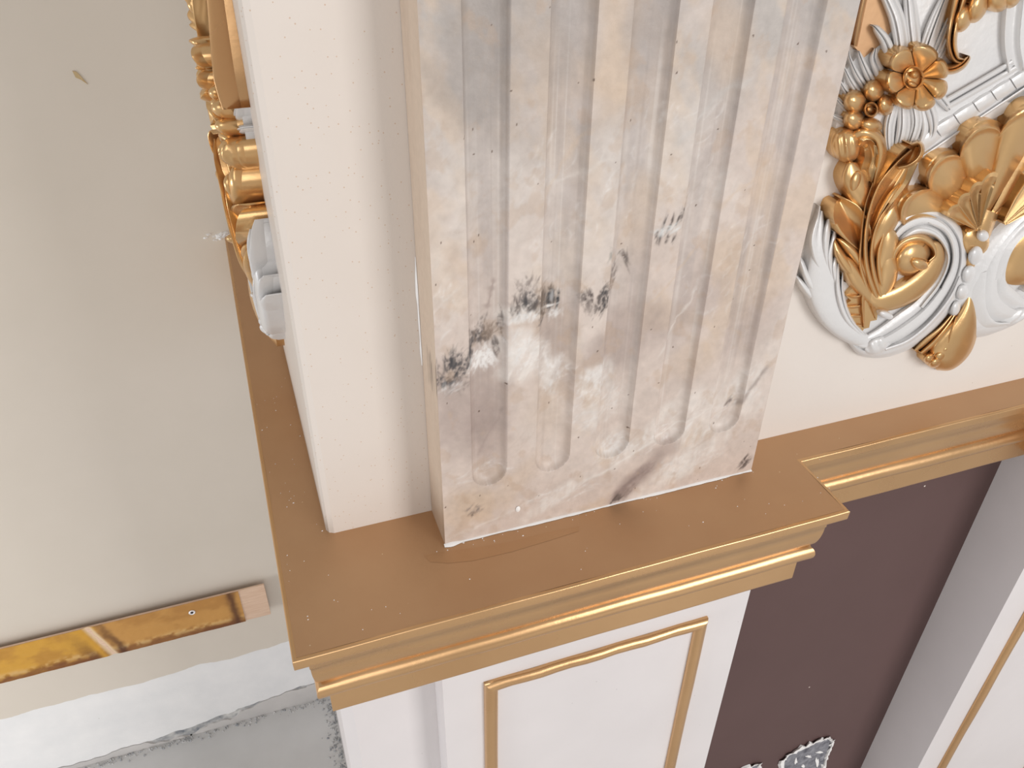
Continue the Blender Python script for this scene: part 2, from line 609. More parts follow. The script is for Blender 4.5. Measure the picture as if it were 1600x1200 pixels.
# ------------------------------------------------------------------ fluted pilaster
fp = empty('fluted_pilaster', (0.51, 0.97, -1.0), 'fluted marble-painted pilaster with charcoal smudges, standing on the gold ledge', 'pilaster')
FL = [(0.272, 0.328), (0.377, 0.435), (0.480, 0.540), (0.586, 0.644), (0.691, 0.749)]
ZB = -0.890
NX, NZ = 430, 620
gx = np.linspace(XM0, XM1, NX)
gz = np.concatenate([np.linspace(-1.0, -0.12, NZ - 60), np.linspace(-0.12, TOP, 61)[1:]])
NZ = len(gz)
X, Z = np.meshgrid(gx, gz)
depth = np.zeros_like(X)
influte = np.zeros_like(X)
uflute = np.zeros_like(X)
for a_, b_ in FL:
    c_, r_ = (a_ + b_) / 2, (b_ - a_) / 2
    u = (X - c_) / r_
    zc_ = ZB + r_
    rho = np.where(Z > zc_, np.abs(u), np.hypot(u, (Z - zc_) / r_))
    ins = rho < 1
    d = 0.0135 * np.clip(1 - rho ** 4, 0, 1) ** 0.55
    # lower end scoops up gently
    depth = np.where(ins, d, depth)
    influte = np.where(ins, 1, influte)
    uflute = np.where(ins, u, uflute)
surf = 0.0012 * (fbm(X * 14, Z * 14, 2, 4) - 0.5)
Yg = YM + depth + surf

# colours of the paint itself
n1 = fbm(X * 7, Z * 5, 31, 5)
n2 = fbm(X * 16 + Z * 10, Z * 9 - X * 6, 44, 5)
n3 = fbm(X * 60, Z * 7, 55, 4)
rosy, grey, tan = lin(208, 193, 183), lin(178, 172, 167), lin(204, 182, 160)
white, mauve = lin(228, 221, 214), lin(164, 147, 140)


def lay(col, mask, c):
    mask = np.clip(mask, 0, 1)[..., None]
    return col * (1 - mask) + c * mask


def sm(x, a_, b_):
    t = np.clip((x - a_) / (b_ - a_), 0, 1)
    return t * t * (3 - 2 * t)


col = np.ones((*X.shape, 3)) * rosy
col = lay(col, sm(Z, -0.55, -0.18) * (0.35 + 0.65 * sm(n1, 0.35, 0.6)) * 0.9, grey)
col = lay(col, sm(n2, 0.52, 0.70) * 0.55, tan)
col = lay(col, sm(n1, 0.55, 0.75) * 0.35, white)
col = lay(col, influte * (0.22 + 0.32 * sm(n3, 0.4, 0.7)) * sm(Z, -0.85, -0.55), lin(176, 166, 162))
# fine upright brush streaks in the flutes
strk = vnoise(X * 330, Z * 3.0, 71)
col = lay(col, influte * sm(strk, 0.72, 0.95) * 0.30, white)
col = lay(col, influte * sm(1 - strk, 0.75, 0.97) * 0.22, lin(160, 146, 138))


def P2(px, py):
    q_ = on_y(px, py, YM)
    return q_[0], q_[2]


def blob(px, py, rx, ry, ang=0.0, soft=0.35, rag=0.5, seed=0, fx=30, fz=30):
    """ragged elliptical stain; radii in drawing units along x and z"""
    cx, cz = P2(px, py)
    dx, dz = X - cx, Z - cz
    ca, sa = math.cos(ang), math.sin(ang)
    a_, b_ = (dx * ca + dz * sa) / rx, (-dx * sa + dz * ca) / ry
    rr = np.hypot(a_, b_) + rag * (fbm(X * fx, Z * fz, 100 + seed, 4) - 0.5) * 2
    return 1 - sm(rr, 1 - soft, 1 + soft)


def streaks(ang, freq, seed, lo=0.45, hi=0.7):
    ca, sa = math.cos(ang), math.sin(ang)
    a_ = X * ca + Z * sa
    b_ = -X * sa + Z * ca
    return sm(vnoise(a_ * freq, b_ * freq * 0.12, seed) * 0.7 + 0.3 * vnoise(a_ * freq * 2.3, b_ * freq * 0.4, seed + 5), lo, hi)


# mauve clouding below the smudges and veining
for k, (px, py, rx, ry, a0, c, s) in enumerate([
        (725, 650, 0.060, 0.085, 0.2, mauve, 0.65), (762, 640, 0.03, 0.10, 0, mauve, 0.5), (870, 545, 0.03, 0.06, 0, mauve, 0.6),
        (960, 545, 0.07, 0.045, 0.5, mauve, 0.5), (1060, 500, 0.08, 0.04, 0.7, mauve, 0.35), (760, 690, 0.03, 0.06, 0, mauve, 0.35),
        (960, 70, 0.028, 0.085, 0, tan, 0.75), (1150, 70, 0.03, 0.05, 0.4, tan, 0.5), (760, 90, 0.05, 0.09, 0, lin(150, 144, 140), 0.6),
        (890, 30, 0.05, 0.06, 0, lin(156, 150, 146), 0.5), (1010, 30, 0.03, 0.05, 0, lin(160, 152, 148), 0.5),
        (720, 790, 0.05, 0.045, 0.5, tan, 0.55), (800, 760, 0.05, 0.02, 0.9, tan, 0.4), (860, 640, 0.03, 0.06, 0.2, tan, 0.35),
        (985, 755, 0.055, 0.016, 0.75, mauve, 0.85), (1045, 700, 0.03, 0.015, 0.4, mauve, 0.5), (1000, 335, 0.02, 0.05, 0, tan, 0.4),
        (1190, 300, 0.04, 0.03, 0.8, tan, 0.4), (1090, 560, 0.06, 0.03, 0.7, tan, 0.35), (1185, 500, 0.05, 0.05, 0.3, mauve, 0.3)]):
    col = lay(col, blob(px, py, rx, ry, a0, 0.6, 0.7, k, 18, 18) * s, c)
for k, (px, py, rx, ry, a0, s) in enumerate([
        (822, 565, 0.035, 0.035, 0.2, 0.75), (800, 540, 0.03, 0.02, 0.6, 0.6), (868, 590, 0.022, 0.035, 0.3, 0.65), (925, 595, 0.03, 0.025, 0.5, 0.7),
        (940, 640, 0.05, 0.04, 0.7, 0.55), (1000, 690, 0.08, 0.02, 0.65, 0.6), (1100, 650, 0.06, 0.05, 0.5, 0.5), (880, 770, 0.07, 0.014, 0.55, 0.7),
        (1080, 715, 0.07, 0.025, 0.6, 0.7), (1165, 610, 0.04, 0.05, 0.4, 0.5), (1060, 740, 0.06, 0.02, 0.3, 0.5), (820, 490, 0.03, 0.012, 0, 0.7),
        (960, 700, 0.04, 0.03, 0, 0.35), (690, 470, 0.03, 0.06, 0, 0.25), (1110, 330, 0.05, 0.05, 0.4, 0.3)]):
    wisp = 0.45 + 0.55 * streaks(-0.6 + a0, 120, 200 + k, 0.35, 0.65)
    col = lay(col, blob(px, py, rx, ry, a0, 0.45, 0.8, 40 + k, 26, 26) * s * wisp, white)
# thin diagonal veins
for k, (p0, p1, w_, c, s) in enumerate([
        ((900, 760), (1110, 640), 0.0022, white, 0.7), ((955, 785), (1015, 728), 0.004, lin(128, 112, 108), 0.7), ((700, 842), (860, 770), 0.003, white, 0.4),
        ((775, 440), (760, 490), 0.002, mauve, 0.7), ((1010, 480), (1110, 380), 0.002, tan, 0.4), ((790, 640), (750, 720), 0.0018, mauve, 0.5),
        ((1150, 640), (1200, 570), 0.003, lin(140, 126, 120), 0.6), ((840, 330), (930, 200), 0.003, tan, 0.35), ((1120, 330), (1210, 250), 0.003, tan, 0.4),
        ((1030, 560), (1100, 450), 0.002, white, 0.4), ((860, 300), (960, 250), 0.003, white, 0.3), ((1050, 230), (1180, 120), 0.004, lin(200, 196, 192), 0.4)]):
    (ax, az), (bx, bz) = P2(*p0), P2(*p1)
    L = math.hypot(bx - ax, bz - az)
    t = ((X - ax) * (bx - ax) + (Z - az) * (bz - az)) / L / L
    dd = ((X - ax) * (bz - az) - (Z - az) * (bx - ax)) / L + 0.020 * (fbm(X * 24, Z * 24, 300 + k, 4) - 0.5)
    ww = w_ * (0.4 + 1.6 * vnoise(t * 9, t * 0, 320 + k))
    col = lay(col, np.exp(-(dd / ww) ** 2) * sm(t, -0.05, 0.1) * (1 - sm(t, 0.9, 1.05)) * s, c)
# charcoal smudges: ragged dark brush marks
char, brn = lin(66, 64, 66), lin(92, 78, 72)


def strokes(px, py, rx, ry, n, ang, spread, ln, wd, c, s_, fan=0.0, wob=0.35):
    """n tapering brush hairs scattered in an ellipse (pixels); ang from upright, leaning right; fan opens with x"""
    cx, cz = P2(px, py)
    for _ in range(n):
        t, r = RNG.uniform(0, 2 * math.pi), math.sqrt(RNG.uniform(0, 1))
        ox, oz = r * math.cos(t), r * math.sin(t)
        a_ = ang + fan * ox + RNG.normal(0, spread)
        L_ = ln * RNG.uniform(0.5, 1.4) * PXU
        w_ = wd * RNG.uniform(0.5, 1.3) * PXU
        x0, z0 = cx + ox * rx * PXU, cz + oz * ry * PXU
        m_ = L_ / 2 + 3 * w_ + 0.004
        i0, i1 = np.searchsorted(gx, [x0 - m_, x0 + m_])
        j0, j1 = np.searchsorted(gz, [z0 - m_, z0 + m_])
        if i1 - i0 < 2 or j1 - j0 < 2:
            continue
        xx, zz_ = X[j0:j1, i0:i1] - x0, Z[j0:j1, i0:i1] - z0
        al = xx * math.sin(a_) + zz_ * math.cos(a_)
        ac = xx * math.cos(a_) - zz_ * math.sin(a_) + wob * RNG.normal() * al * al / L_
        tap = np.clip(1 - (2 * al / L_) ** 2, 0, 1)
        mk_ = np.exp(-(ac / (w_ * (0.35 + 0.65 * tap))) ** 2) * np.sqrt(tap) * s_ * RNG.uniform(0.3, 0.9) * GRIT[j0:j1, i0:i1]
        col[j0:j1, i0:i1] = lay(col[j0:j1, i0:i1], mk_, c)


PXU = 1.0 / 870
GRIT = 0.25 + 0.75 * sm(fbm(X * 260, Z * 200, 606, 3), 0.30, 0.58)
ink, soot, ash, snow = lin(64, 64, 67), lin(96, 86, 82), lin(136, 124, 118), lin(232, 229, 226)
# feathery white smears
for px, py, rx, ry, n, ang, fan in ((826, 556, 26, 26, 70, 0.9, 0.6), (806, 536, 18, 16, 30, 0.2, 0.5), (868, 592, 20, 28, 70, 0.1, 1.1), (925, 596, 26, 22, 60, 0.7, 0.5),
                                   (935, 640, 40, 34, 60, 0.8, 0.3), (1000, 692, 60, 22, 70, 1.0, 0.2), (1100, 655, 50, 44, 60, 0.7, 0.3), (1075, 722, 60, 22, 70, 1.0, 0.2),
                                   (1165, 610, 26, 40, 36, 0.6, 0.4), (880, 772, 60, 16, 50, 1.1, 0.1), (960, 705, 26, 18, 26, 0.9, 0.3), (690, 480, 18, 40, 16, 0.4, 0.2),
                                   (1050, 250, 90, 80, 40, 0.6, 0.1), (880, 300, 70, 70, 36, 0.6, 0.1), (1150, 420, 70, 70, 36, 0.7, 0.1), (760, 740, 40, 10, 20, 1.2, 0.1)):
    strokes(px, py, rx, ry, n, ang, 0.35, 26, 2.2, snow, 0.34, fan, 0.6)
# soft warm and mauve hairs all over
for _ in range(16):
    strokes(RNG.uniform(690, 1250), RNG.uniform(120, 800), 60, 50, 9, 0.7, 0.4, 60, 2.0, lin(176, 156, 140), 0.22, 0, 0.6)
# charcoal smudges, one after the other up the shaft
strokes(702, 582, 24, 24, 60, 0.1, 0.35, 22, 1.6, soot, 0.62, 1.0)
strokes(712, 572, 15, 20, 60, 0.25, 0.25, 26, 1.6, ink, 0.75, 0.5)
strokes(695, 596, 15, 9, 34, 1.05, 0.3, 22, 1.6, ink, 0.75)
strokes(718, 600, 14, 12, 24, 0.8, 0.5, 18, 1.6, ash, 0.7)
strokes(704, 606, 14, 7, 20, 0.7, 0.4, 18, 1.5, snow, 0.35)
strokes(757, 528, 18, 10, 60, 0.0, 0.35, 18, 1.6, soot, 0.75, 0.5)
strokes(758, 532, 12, 7, 24, 0.1, 0.5, 12, 1.6, ink, 0.6)
strokes(738, 552, 4, 16, 34, 0.10, 0.12, 30, 1.4, ink, 0.75)
strokes(778, 546, 5, 14, 22, -0.25, 0.15, 22, 1.4, soot, 0.65)
strokes(768, 510, 14, 10, 20, 0.25, 0.2, 18, 1.5, soot, 0.6)
strokes(786, 514, 4, 16, 20, -0.05, 0.12, 26, 1.4, soot, 0.65)
strokes(758, 566, 17, 12, 80, 0.0, 0.15, 24, 1.7, snow, 0.62, -0.7)
strokes(757, 574, 12, 8, 40, 0.0, 0.2, 18, 1.7, snow, 0.55, -0.7)
strokes(828, 458, 22, 20, 70, 0.1, 0.25, 20, 1.8, ash, 0.7, 0.4)
strokes(826, 470, 12, 12, 44, 0.15, 0.3, 16, 1.7, ink, 0.62, 0.4)
strokes(806, 482, 7, 16, 34, -0.15, 0.25, 18, 1.6, soot, 0.55)
strokes(836, 484, 10, 12, 30, 0.3, 0.3, 18, 1.6, soot, 0.55)
strokes(820, 496, 24, 6, 44, 0.5, 0.5, 16, 1.8, snow, 0.55)
strokes(862, 474, 15, 13, 90, 0.05, 0.10, 24, 1.6, ink, 0.85, 0.15)
strokes(850, 488, 5, 14, 30, 0.3, 0.12, 28, 1.5, ink, 0.75)
strokes(863, 484, 9, 1.2, 10, 1.45, 0.08, 12, 1.3, snow, 0.9)
strokes(867, 470, 2, 5, 10, 0.0, 0.1, 14, 1.4, lin(170, 168, 168), 0.8)
strokes(872, 496, 12, 5, 26, 0.3, 0.4, 14, 1.6, snow, 0.5)
strokes(916, 464, 9, 10, 46, -0.25, 0.2, 18, 1.5, soot, 0.7)
strokes(922, 482, 9, 8, 24, -0.1, 0.3, 16, 1.5, ash, 0.6)
strokes(942, 470, 9, 14, 50, 0.35, 0.12, 30, 1.4, soot, 0.75)
strokes(947, 462, 6, 14, 24, 0.35, 0.1, 26, 1.3, ink, 0.6)
strokes(962, 438, 6, 16, 22, 0.3, 0.12, 30, 1.4, ash, 0.7)
strokes(984, 414, 4, 10, 12, -0.4, 0.1, 22, 1.4, soot, 0.7)
strokes(977, 402, 3, 5, 8, 0.1, 0.3, 10, 1.5, soot, 0.6)
strokes(957, 394, 4, 8, 16, 0.1, 0.2, 18, 1.6, lin(170, 164, 156), 0.7)
for px, py in ((1036, 352), (1049, 348), (1060, 342), (1068, 332)):
    strokes(px, py, 1.2, 2.5, 9, 0.28, 0.05, 30, 1.2, soot, 0.7)
for px, py in ((1030, 374), (1042, 374), (1052, 372), (1026, 366)):
    strokes(px, py, 2.0, 3, 9, 0.25, 0.2, 14, 1.4, soot, 0.65)
strokes(1042, 360, 18, 6, 44, 0.9, 0.5, 16, 1.5, lin(216, 216, 214), 0.55)
strokes(1164, 722, 7, 10, 40, 0.7, 0.2, 22, 1.6, soot, 0.65)
strokes(1145, 634, 3, 6, 14, 0.5, 0.2, 18, 1.5, ash, 0.7)
strokes(742, 796, 12, 8, 26, 0.8, 0.3, 18, 1.5, ash, 0.7)
strokes(738, 804, 4, 3, 10, 0.8, 0.3, 10, 1.5, soot, 0.6)
strokes(975, 768, 12, 12, 50, 0.75, 0.15, 34, 2.0, lin(150, 134, 128), 0.6)
strokes(962, 780, 6, 6, 30, 0.75, 0.2, 22, 1.6, soot, 0.6)
strokes(1005, 736, 12, 10, 40, 0.8, 0.2, 34, 2.2, lin(158, 142, 136), 0.55)
strokes(660, 600, 3, 3, 6, 0, 0.2, 16, 1.5, ash, 0.6)
# fine stony mottling
mot = fbm(X * 90 + Z * 30, Z * 70 - X * 20, 707, 5) - 0.5
mo2 = fbm(X * 24 + Z * 12, Z * 18 - X * 10, 717, 5) - 0.5
col = col * (1 + 0.18 * mot + 0.15 * mo2)[..., None]
col = lay(col, sm(fbm(X * 30 - Z * 16, Z * 26 + X * 22, 727, 5), 0.62, 0.74) * 0.30, lin(186, 160, 136))
# scattered dark pin specks
for _ in range(70):
    sx, sz = RNG.uniform(XM0, XM1), RNG.uniform(-1.0, -0.15)
    r = RNG.uniform(0.0007, 0.0013)
    i0, i1 = np.searchsorted(gx, [sx - 3 * r, sx + 3 * r])
    j0, j1 = np.searchsorted(gz, [sz - 3 * r, sz + 3 * r])
    sub = np.hypot(X[j0:j1, i0:i1] - sx, (Z[j0:j1, i0:i1] - sz) * 0.8) < r
    col[j0:j1, i0:i1][sub] = lin(110, 92, 80)

V = np.column_stack([X.ravel(), Yg.ravel(), Z.ravel()])
idx = np.arange(NX * NZ).reshape(NZ, NX)
Fq = np.column_stack([idx[:-1, :-1].ravel(), idx[:-1, 1:].ravel(), idx[1:, 1:].ravel(), idx[1:, :-1].ravel()])
colA = np.column_stack([col.reshape(-1, 3), np.ones(NX * NZ)])
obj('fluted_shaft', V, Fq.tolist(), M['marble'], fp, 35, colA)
# side faces
for name, xf in (('left_side', XM0), ('right_side', XM1)):
    ny = 24
    gy = np.linspace(YM, YP - 0.0004, ny)
    gzs = gz[::2]
    Y2, Z2 = np.meshgrid(gy, gzs)
    c2_ = np.ones((*Y2.shape, 3)) * lin(214, 194, 174)
    c2_ = lay(c2_, sm(fbm(Y2 * 30, Z2 * 5, 81, 4), 0.45, 0.65) * 0.5, lin(200, 178, 158))
    if xf == XM0:
        cz = on_y(660, 585, 0.96)[2]
        mk = (1 - sm(np.abs(Z2 - cz) + 0.02 * (vnoise(Y2 * 300, Z2 * 0, 7) - 0.5), 0.02, 0.034)) * sm(vnoise(Y2 * 420, Z2 * 12, 8), 0.35, 0.65) * (1 - sm(Y2, 0.975, 0.99))
        c2_ = lay(c2_, mk * 0.8, lin(120, 104, 94))
    Vs = np.column_stack([np.full(Y2.size, xf), Y2.ravel(), Z2.ravel()])
    ii = np.arange(Y2.size).reshape(Y2.shape)
    Fs = np.column_stack([ii[:-1, :-1].ravel(), ii[:-1, 1:].ravel(), ii[1:, 1:].ravel(), ii[1:, :-1].ravel()])
    if xf == XM0:
        Fs = Fs[:, ::-1]
    obj(name, Vs, Fs.tolist(), M['marble'], fp, 35, np.column_stack([c2_.reshape(-1, 3), np.ones(Y2.size)]))
# caulk along the foot
n = 130
xs_ = np.linspace(XM0 - 0.002, XM1, n)
rr = 0.0016 + 0.0034 * np.clip(fbm(xs_ * 22, xs_ * 0, 91, 4) - 0.32, 0, 1) + 0.0018 * np.exp(-((xs_ - XM0 - 0.012) / 0.012) ** 2)
v = []
for x_, r_ in zip(xs_, rr):
    v += [(x_, YM - r_ * 1.6, -0.9995), (x_, YM - r_ * 0.9, -1.0 + r_ * 0.8), (x_, YM + 0.001, -1.0 + r_ * 1.1)]
f = [(3 * i + k, 3 * i + 3 + k, 3 * i + 4 + k, 3 * i + 1 + k) for i in range(n - 1) for k in range(2)]
tag(obj('caulk_line', v, f, M['white'], fp, 60), 'white caulk along the foot of the marble')
# one dried white drip
cx, cz = P2(809, 795)
v = [(cx, YM - 0.004, cz)] + [(cx + 0.0042 * math.cos(t), YM - 0.001, cz + 0.0065 * math.sin(t)) for t in np.linspace(0, 2 * math.pi, 13)[:-1]]
obj('paint_drip', v, [(0, 1 + k, 1 + (k + 1) % 12) for k in range(12)], M['white'], fp, 60)

# fresh gold brushed over the dusty board at the foot of the marble
tp = [on_z(a_, b_, -0.9997) for a_, b_ in ((662, 868), (690, 862), (740, 856), (800, 846), (852, 832), (905, 822), (904, 830), (860, 844), (800, 862), (740, 876), (700, 880), (672, 878))]
obj('touch_up_stroke', tp, [tuple(range(len(tp)))], gold('fresh_gold', lin(188, 147, 107), lin(195, 155, 116), 0.44, 0.62), lg)

# white paint flecks on the ledge
v, f = [], []
for k in range(90):
    if k < 38:
        x_, y_ = RNG.uniform(-0.03, 0.04), RNG.uniform(0.85, 1.5)
    else:
        x_, y_ = RNG.uniform(0.0, 0.95), RNG.uniform(0.80, 0.935)
    if k > 64:
        x_, y_ = RNG.uniform(0.19, 0.9), YM - abs(RNG.normal(0, 0.008)) - 0.003
    r = RNG.uniform(0.0005, 0.0013)
    b0 = len(v)
    t0 = RNG.uniform(0, 3)
    e = RNG.uniform(0.4, 1.6)
    v += [(x_ + r * e * math.cos(t0 + t), y_ + r * math.sin(t0 + t), -0.9999) for t in (0, 1.6, 3.1, 4.6)] + [(x_, y_, -0.9985)]
    f += [(b0 + i, b0 + (i + 1) % 4, b0 + 4) for i in range(4)]
tag(obj('paint_flecks', v, f, M['white']), 'white paint flecks scattered on the gold ledge', 'flecks', kind='stuff')

# crumbs along the foot of the recess
v, f = [], []
for k in range(700):
    if k < 430:
        y_ = RNG.uniform(1.5, 2.22)
        x_ = 0.008 - abs(RNG.normal(0, 0.022))
    else:
        x_, y_ = RNG.uniform(-1.2, 0.0), YW + 0.004 - abs(RNG.normal(0, 0.012))
    r = RNG.uniform(0.0015, 0.007)
    b0 = len(v)
    t0 = RNG.uniform(0, 3)
    v += [(x_ + r * RNG.uniform(0.7, 1.3) * math.cos(t0 + t), y_ + r * RNG.uniform(0.7, 1.3) * math.sin(t0 + t), FLOOR_Z) for t in (0, 1.6, 3.1, 4.6)] + [(x_, y_, FLOOR_Z + r * 1.1)]
    f += [(b0 + i, b0 + (i + 1) % 4, b0 + 4) for i in range(4)]
tag(obj('plaster_crumbs', v, f, M['crumb']), 'grey plaster crumbs on the floor along the wall foot', 'crumbs', kind='stuff')

# ------------------------------------------------------------------ batten on the wall
bt = empty('wooden_batten', (-0.7, YW, -2.525), 'gold-brown stained wooden batten with bare end, nailed on the cream wall', 'batten')
BX1, BZ0, BZ1, BT = -0.150, -2.500, -2.335, 0.034
XG = on_y(372, 935, YW - BT)[0]
nx_, nz_ = 520, 60
bx = np.linspace(-1.75, XG + 0.006, nx_)
bz = np.linspace(BZ0, BZ1, nz_)
BXg, BZg = np.meshgrid(bx, bz)
tt = (BZg - BZ0) / (BZ1 - BZ0)
nn = fbm(BXg * 9, BZg * 14, 120, 5)
nf = fbm(BXg * 40, BZg * 40, 130, 4)
xa = on_y(152, 990, YW - BT)[0]                 # pale joint
bc = np.ones((*BXg.shape, 3)) * lin(212, 160, 66)
right = sm(BXg, xa - 0.01, xa + 0.01)[..., None]
bc = bc * (1 - right) + lin(204, 152, 84) * right
bc = lay(bc, sm(nn, 0.5, 0.7) * 0.5, lin(170, 118, 58))
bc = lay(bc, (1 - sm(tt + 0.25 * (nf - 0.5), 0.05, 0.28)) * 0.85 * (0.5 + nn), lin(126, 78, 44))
bc = lay(bc, np.exp(-((tt - 0.20 - 0.2 * (nn - 0.5)) / 0.07) ** 2) * sm(nf, 0.4, 0.6) * 0.8, lin(214, 176, 116))
bc = lay(bc, np.exp(-((BXg - XG + 0.022 + 0.02 * (nf - 0.5)) / 0.016) ** 2) * 0.9, lin(92, 56, 36))
jx = xa + (0.5 - tt) * 0.05
bc = lay(bc, np.exp(-((BXg - jx - 0.035 - 0.03 * (nf - 0.5)) / 0.016) ** 2) * (0.55 + 0.45 * (1 - tt)) * 0.95, lin(92, 56, 36))
bc = lay(bc, np.exp(-((BXg - jx + 0.055 - 0.05 * (nf - 0.5)) / 0.024) ** 2) * (1 - tt) * 0.8, lin(112, 72, 40))
bc = lay(bc, np.exp(-((BXg - jx) / 0.014) ** 4) * 1.0, lin(232, 206, 170))
bc = lay(bc, np.exp(-((BXg - jx + 0.026) / 0.012) ** 2) * 0.8, lin(214, 160, 60))
yb = YW - BT - 0.003 + 0.0025 * (nf - 0.5) - 0.003 * np.exp(-((tt - 0.2) / 0.06) ** 2) * sm(nf, 0.4, 0.6) + 0.004 * np.exp(-((BXg - jx) / 0.012) ** 2)
Vb = np.column_stack([BXg.ravel(), yb.ravel(), BZg.ravel()])
ii = np.arange(BXg.size).reshape(BXg.shape)
Fb = np.column_stack([ii[:-1, :-1].ravel(), ii[:-1, 1:].ravel(), ii[1:, 1:].ravel(), ii[1:, :-1].ravel()])
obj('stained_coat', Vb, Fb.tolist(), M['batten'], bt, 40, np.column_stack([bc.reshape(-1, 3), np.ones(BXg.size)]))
bevel_box('batten_body', -1.76, BX1, YW - BT, YW - 0.025, BZ0, BZ1 - 0.003, M['wood'], bt, 0.002, 2)
bevel_box('spacer_block', -1.7, -1.55, YW - 0.0252, YW, BZ0 + 0.02, BZ1 - 0.02, M['wood'], bt, 0.002, 2)
hx = on_y(300, 957, YW - BT - 0.004)
v = []
for r, y_ in ((0.0115, YW - BT - 0.0045), (0.0085, YW - BT - 0.0075), (0.0055, YW - BT - 0.0050)):
    v += [(hx[0] + r * math.cos(t), y_, hx[2] + r * math.sin(t)) for t in np.linspace(0, 2 * math.pi, 17)[:-1]]
f = [(16 * a_ + k, 16 * a_ + (k + 1) % 16, 16 * a_ + 16 + (k + 1) % 16, 16 * a_ + 16 + k) for a_ in range(2) for k in range(16)]
nail = obj('nail', v, f, M['white'], bt, 60)
obj('nail_hole', v[32:], [tuple(range(16))], M['dark'], nail)

# ------------------------------------------------------------------ carved ornament
AXIS = 1.222
og = empty('carved_ornament', (AXIS, YR, -0.93), 'large gold and pearl-white rococo carving right of the marble pilaster', 'ornament')


def cat_rom(pts, n):
    P = np.array(pts, float)
    P = np.vstack([2 * P[0] - P[1], P, 2 * P[-1] - P[-2]])
    seg = len(P) - 3
    out = []
    for t in np.linspace(0, seg - 1e-6, n):
        k = int(t)
        s = t - k
        a_, b_, c, d = P[k:k + 4]
        out.append(0.5 * (2 * b_ + (c - a_) * s + (2 * a_ - 5 * b_ + 4 * c - d) * s * s + (3 * b_ - a_ - 3 * c + d) * s ** 3))
    return np.array(out)


def profile(kind, u):
    d = np.sqrt(np.clip(1 - u * u, 0, 1))
    if kind == 'dome':
        return 0.30 + 0.70 * d
    if kind == 'low':
        return 0.62 + 0.38 * d
    if kind == 'cup':
        return 0.55 + 0.45 * np.abs(u) ** 1.6
    if kind == 'crease':
        return 0.45 + 0.55 * np.sqrt(np.clip(1 - (2 * np.abs(u) - 1) ** 2, 0, 1))
    if kind == 'rim':
        return 0.60 + 0.40 * np.clip((np.abs(u) - 0.55) / 0.3, 0, 1) - 0.45 * np.clip((np.abs(u) - 0.9) / 0.1, 0, 1)
    if kind.startswith('rib'):
        k = int(kind[3:])
        return (0.35 + 0.65 * d) * (0.80 + 0.20 * np.cos(math.pi * 2 * k * (u + 1) / 2 + math.pi))
    if kind.startswith('groove'):
        k = int(kind[6:])
        g_ = np.abs(((u + 1) / 2 * k) % 1.0 - 0.5) * 2
        return (0.50 + 0.50 * d) * (1 - 0.26 * np.clip(g_ - 0.55, 0, 1) / 0.45)
    return np.full_like(u, 1.0)


def shell_mesh(top, rows, cols, name, mat, parent, smooth=50, mirror=False, drop=None):
    """top: rows*cols points; walls drop straight back to the wall plane"""
    T = np.array(top).reshape(-1, 3)
    idx_ = np.arange(rows * cols).reshape(rows, cols)
    loop = list(idx_[0, :]) + list(idx_[1:, -1]) + list(idx_[-1, -2::-1]) + list(idx_[-2:0:-1, 0])
    B = T[loop].copy()
    B[:, 1] = YR + 0.001 if drop is None else drop
    f = [(idx_[r, c], idx_[r, c + 1], idx_[r + 1, c + 1], idx_[r + 1, c]) for r in range(rows - 1) for c in range(cols - 1)]
    n_ = len(loop)
    f += [(loop[k], loop[(k + 1) % n_], rows * cols + (k + 1) % n_, rows * cols + k) for k in range(n_)]
    v = np.vstack([T, B])
    outs = []
    for mm in ((False, True) if mirror else (False,)):
        vv_ = v.copy()
        if mm:
            vv_[:, 0] = 2 * AXIS - vv_[:, 0]
        o = obj(name, vv_, [tuple(int(i) for i in q_) for q_ in f], mat, parent if not isinstance(parent, tuple) else parent[1 if mm else 0], smooth)
        fix_normals(o)
        outs.append(o)
    return outs if mirror else outs[0]


def blade(name, pts, kind, mat, parent=None, n=26, cols=13, mirror=True, smooth=50, curl=0.0):
    """pts: (px, py, width px, height) along the centre line"""
    L = cat_rom(pts, n)
    tng = np.gradient(L[:, :2], axis=0)
    tng /= np.hypot(tng[:, 0], tng[:, 1])[:, None] + 1e-9
    nor = np.column_stack([-tng[:, 1], tng[:, 0]])
    us = np.linspace(-1, 1, cols)
    pf = profile(kind, us)
    top = []
    for k in range(n):
        for u_, p_ in zip(us, pf):
            q_ = L[k, :2] + nor[k] * u_ * max(L[k, 2], 0.6) / 2
            h = max(L[k, 3], 0.003) * (p_ + curl * u_)
            top.append(on_y(q_[0], q_[1], YR - max(h, 0.001)))
    return shell_mesh(top, n, cols, name, mat, parent if parent is not None else og, smooth, mirror)


def knob(name, px, py, rx, ry, rot, h0, h1, mat, parent=None, mirror=True, ridges=0, n=9, seg=22):
    """ellipsoid boss standing h1 proud, its rim at h0"""
    top = []
    ca, sa = math.cos(rot), math.sin(rot)
    for r in np.linspace(0.02, 1, n):
        for t in np.linspace(0, 2 * math.pi, seg + 1):
            a_, b_ = rx * r * math.cos(t), ry * r * math.sin(t)
            h = h0 + (h1 - h0) * math.sqrt(max(0, 1 - r * r))
            if ridges:
                h *= 1 - 0.10 * (0.5 - 0.5 * math.cos(ridges * math.pi * (a_ / rx + 1)))
            top.append(on_y(px + a_ * ca - b_ * sa, py + a_ * sa + b_ * ca, YR - h))
    return shell_mesh(top, n, seg + 1, name, mat, parent if parent is not None else og, 60, mirror)


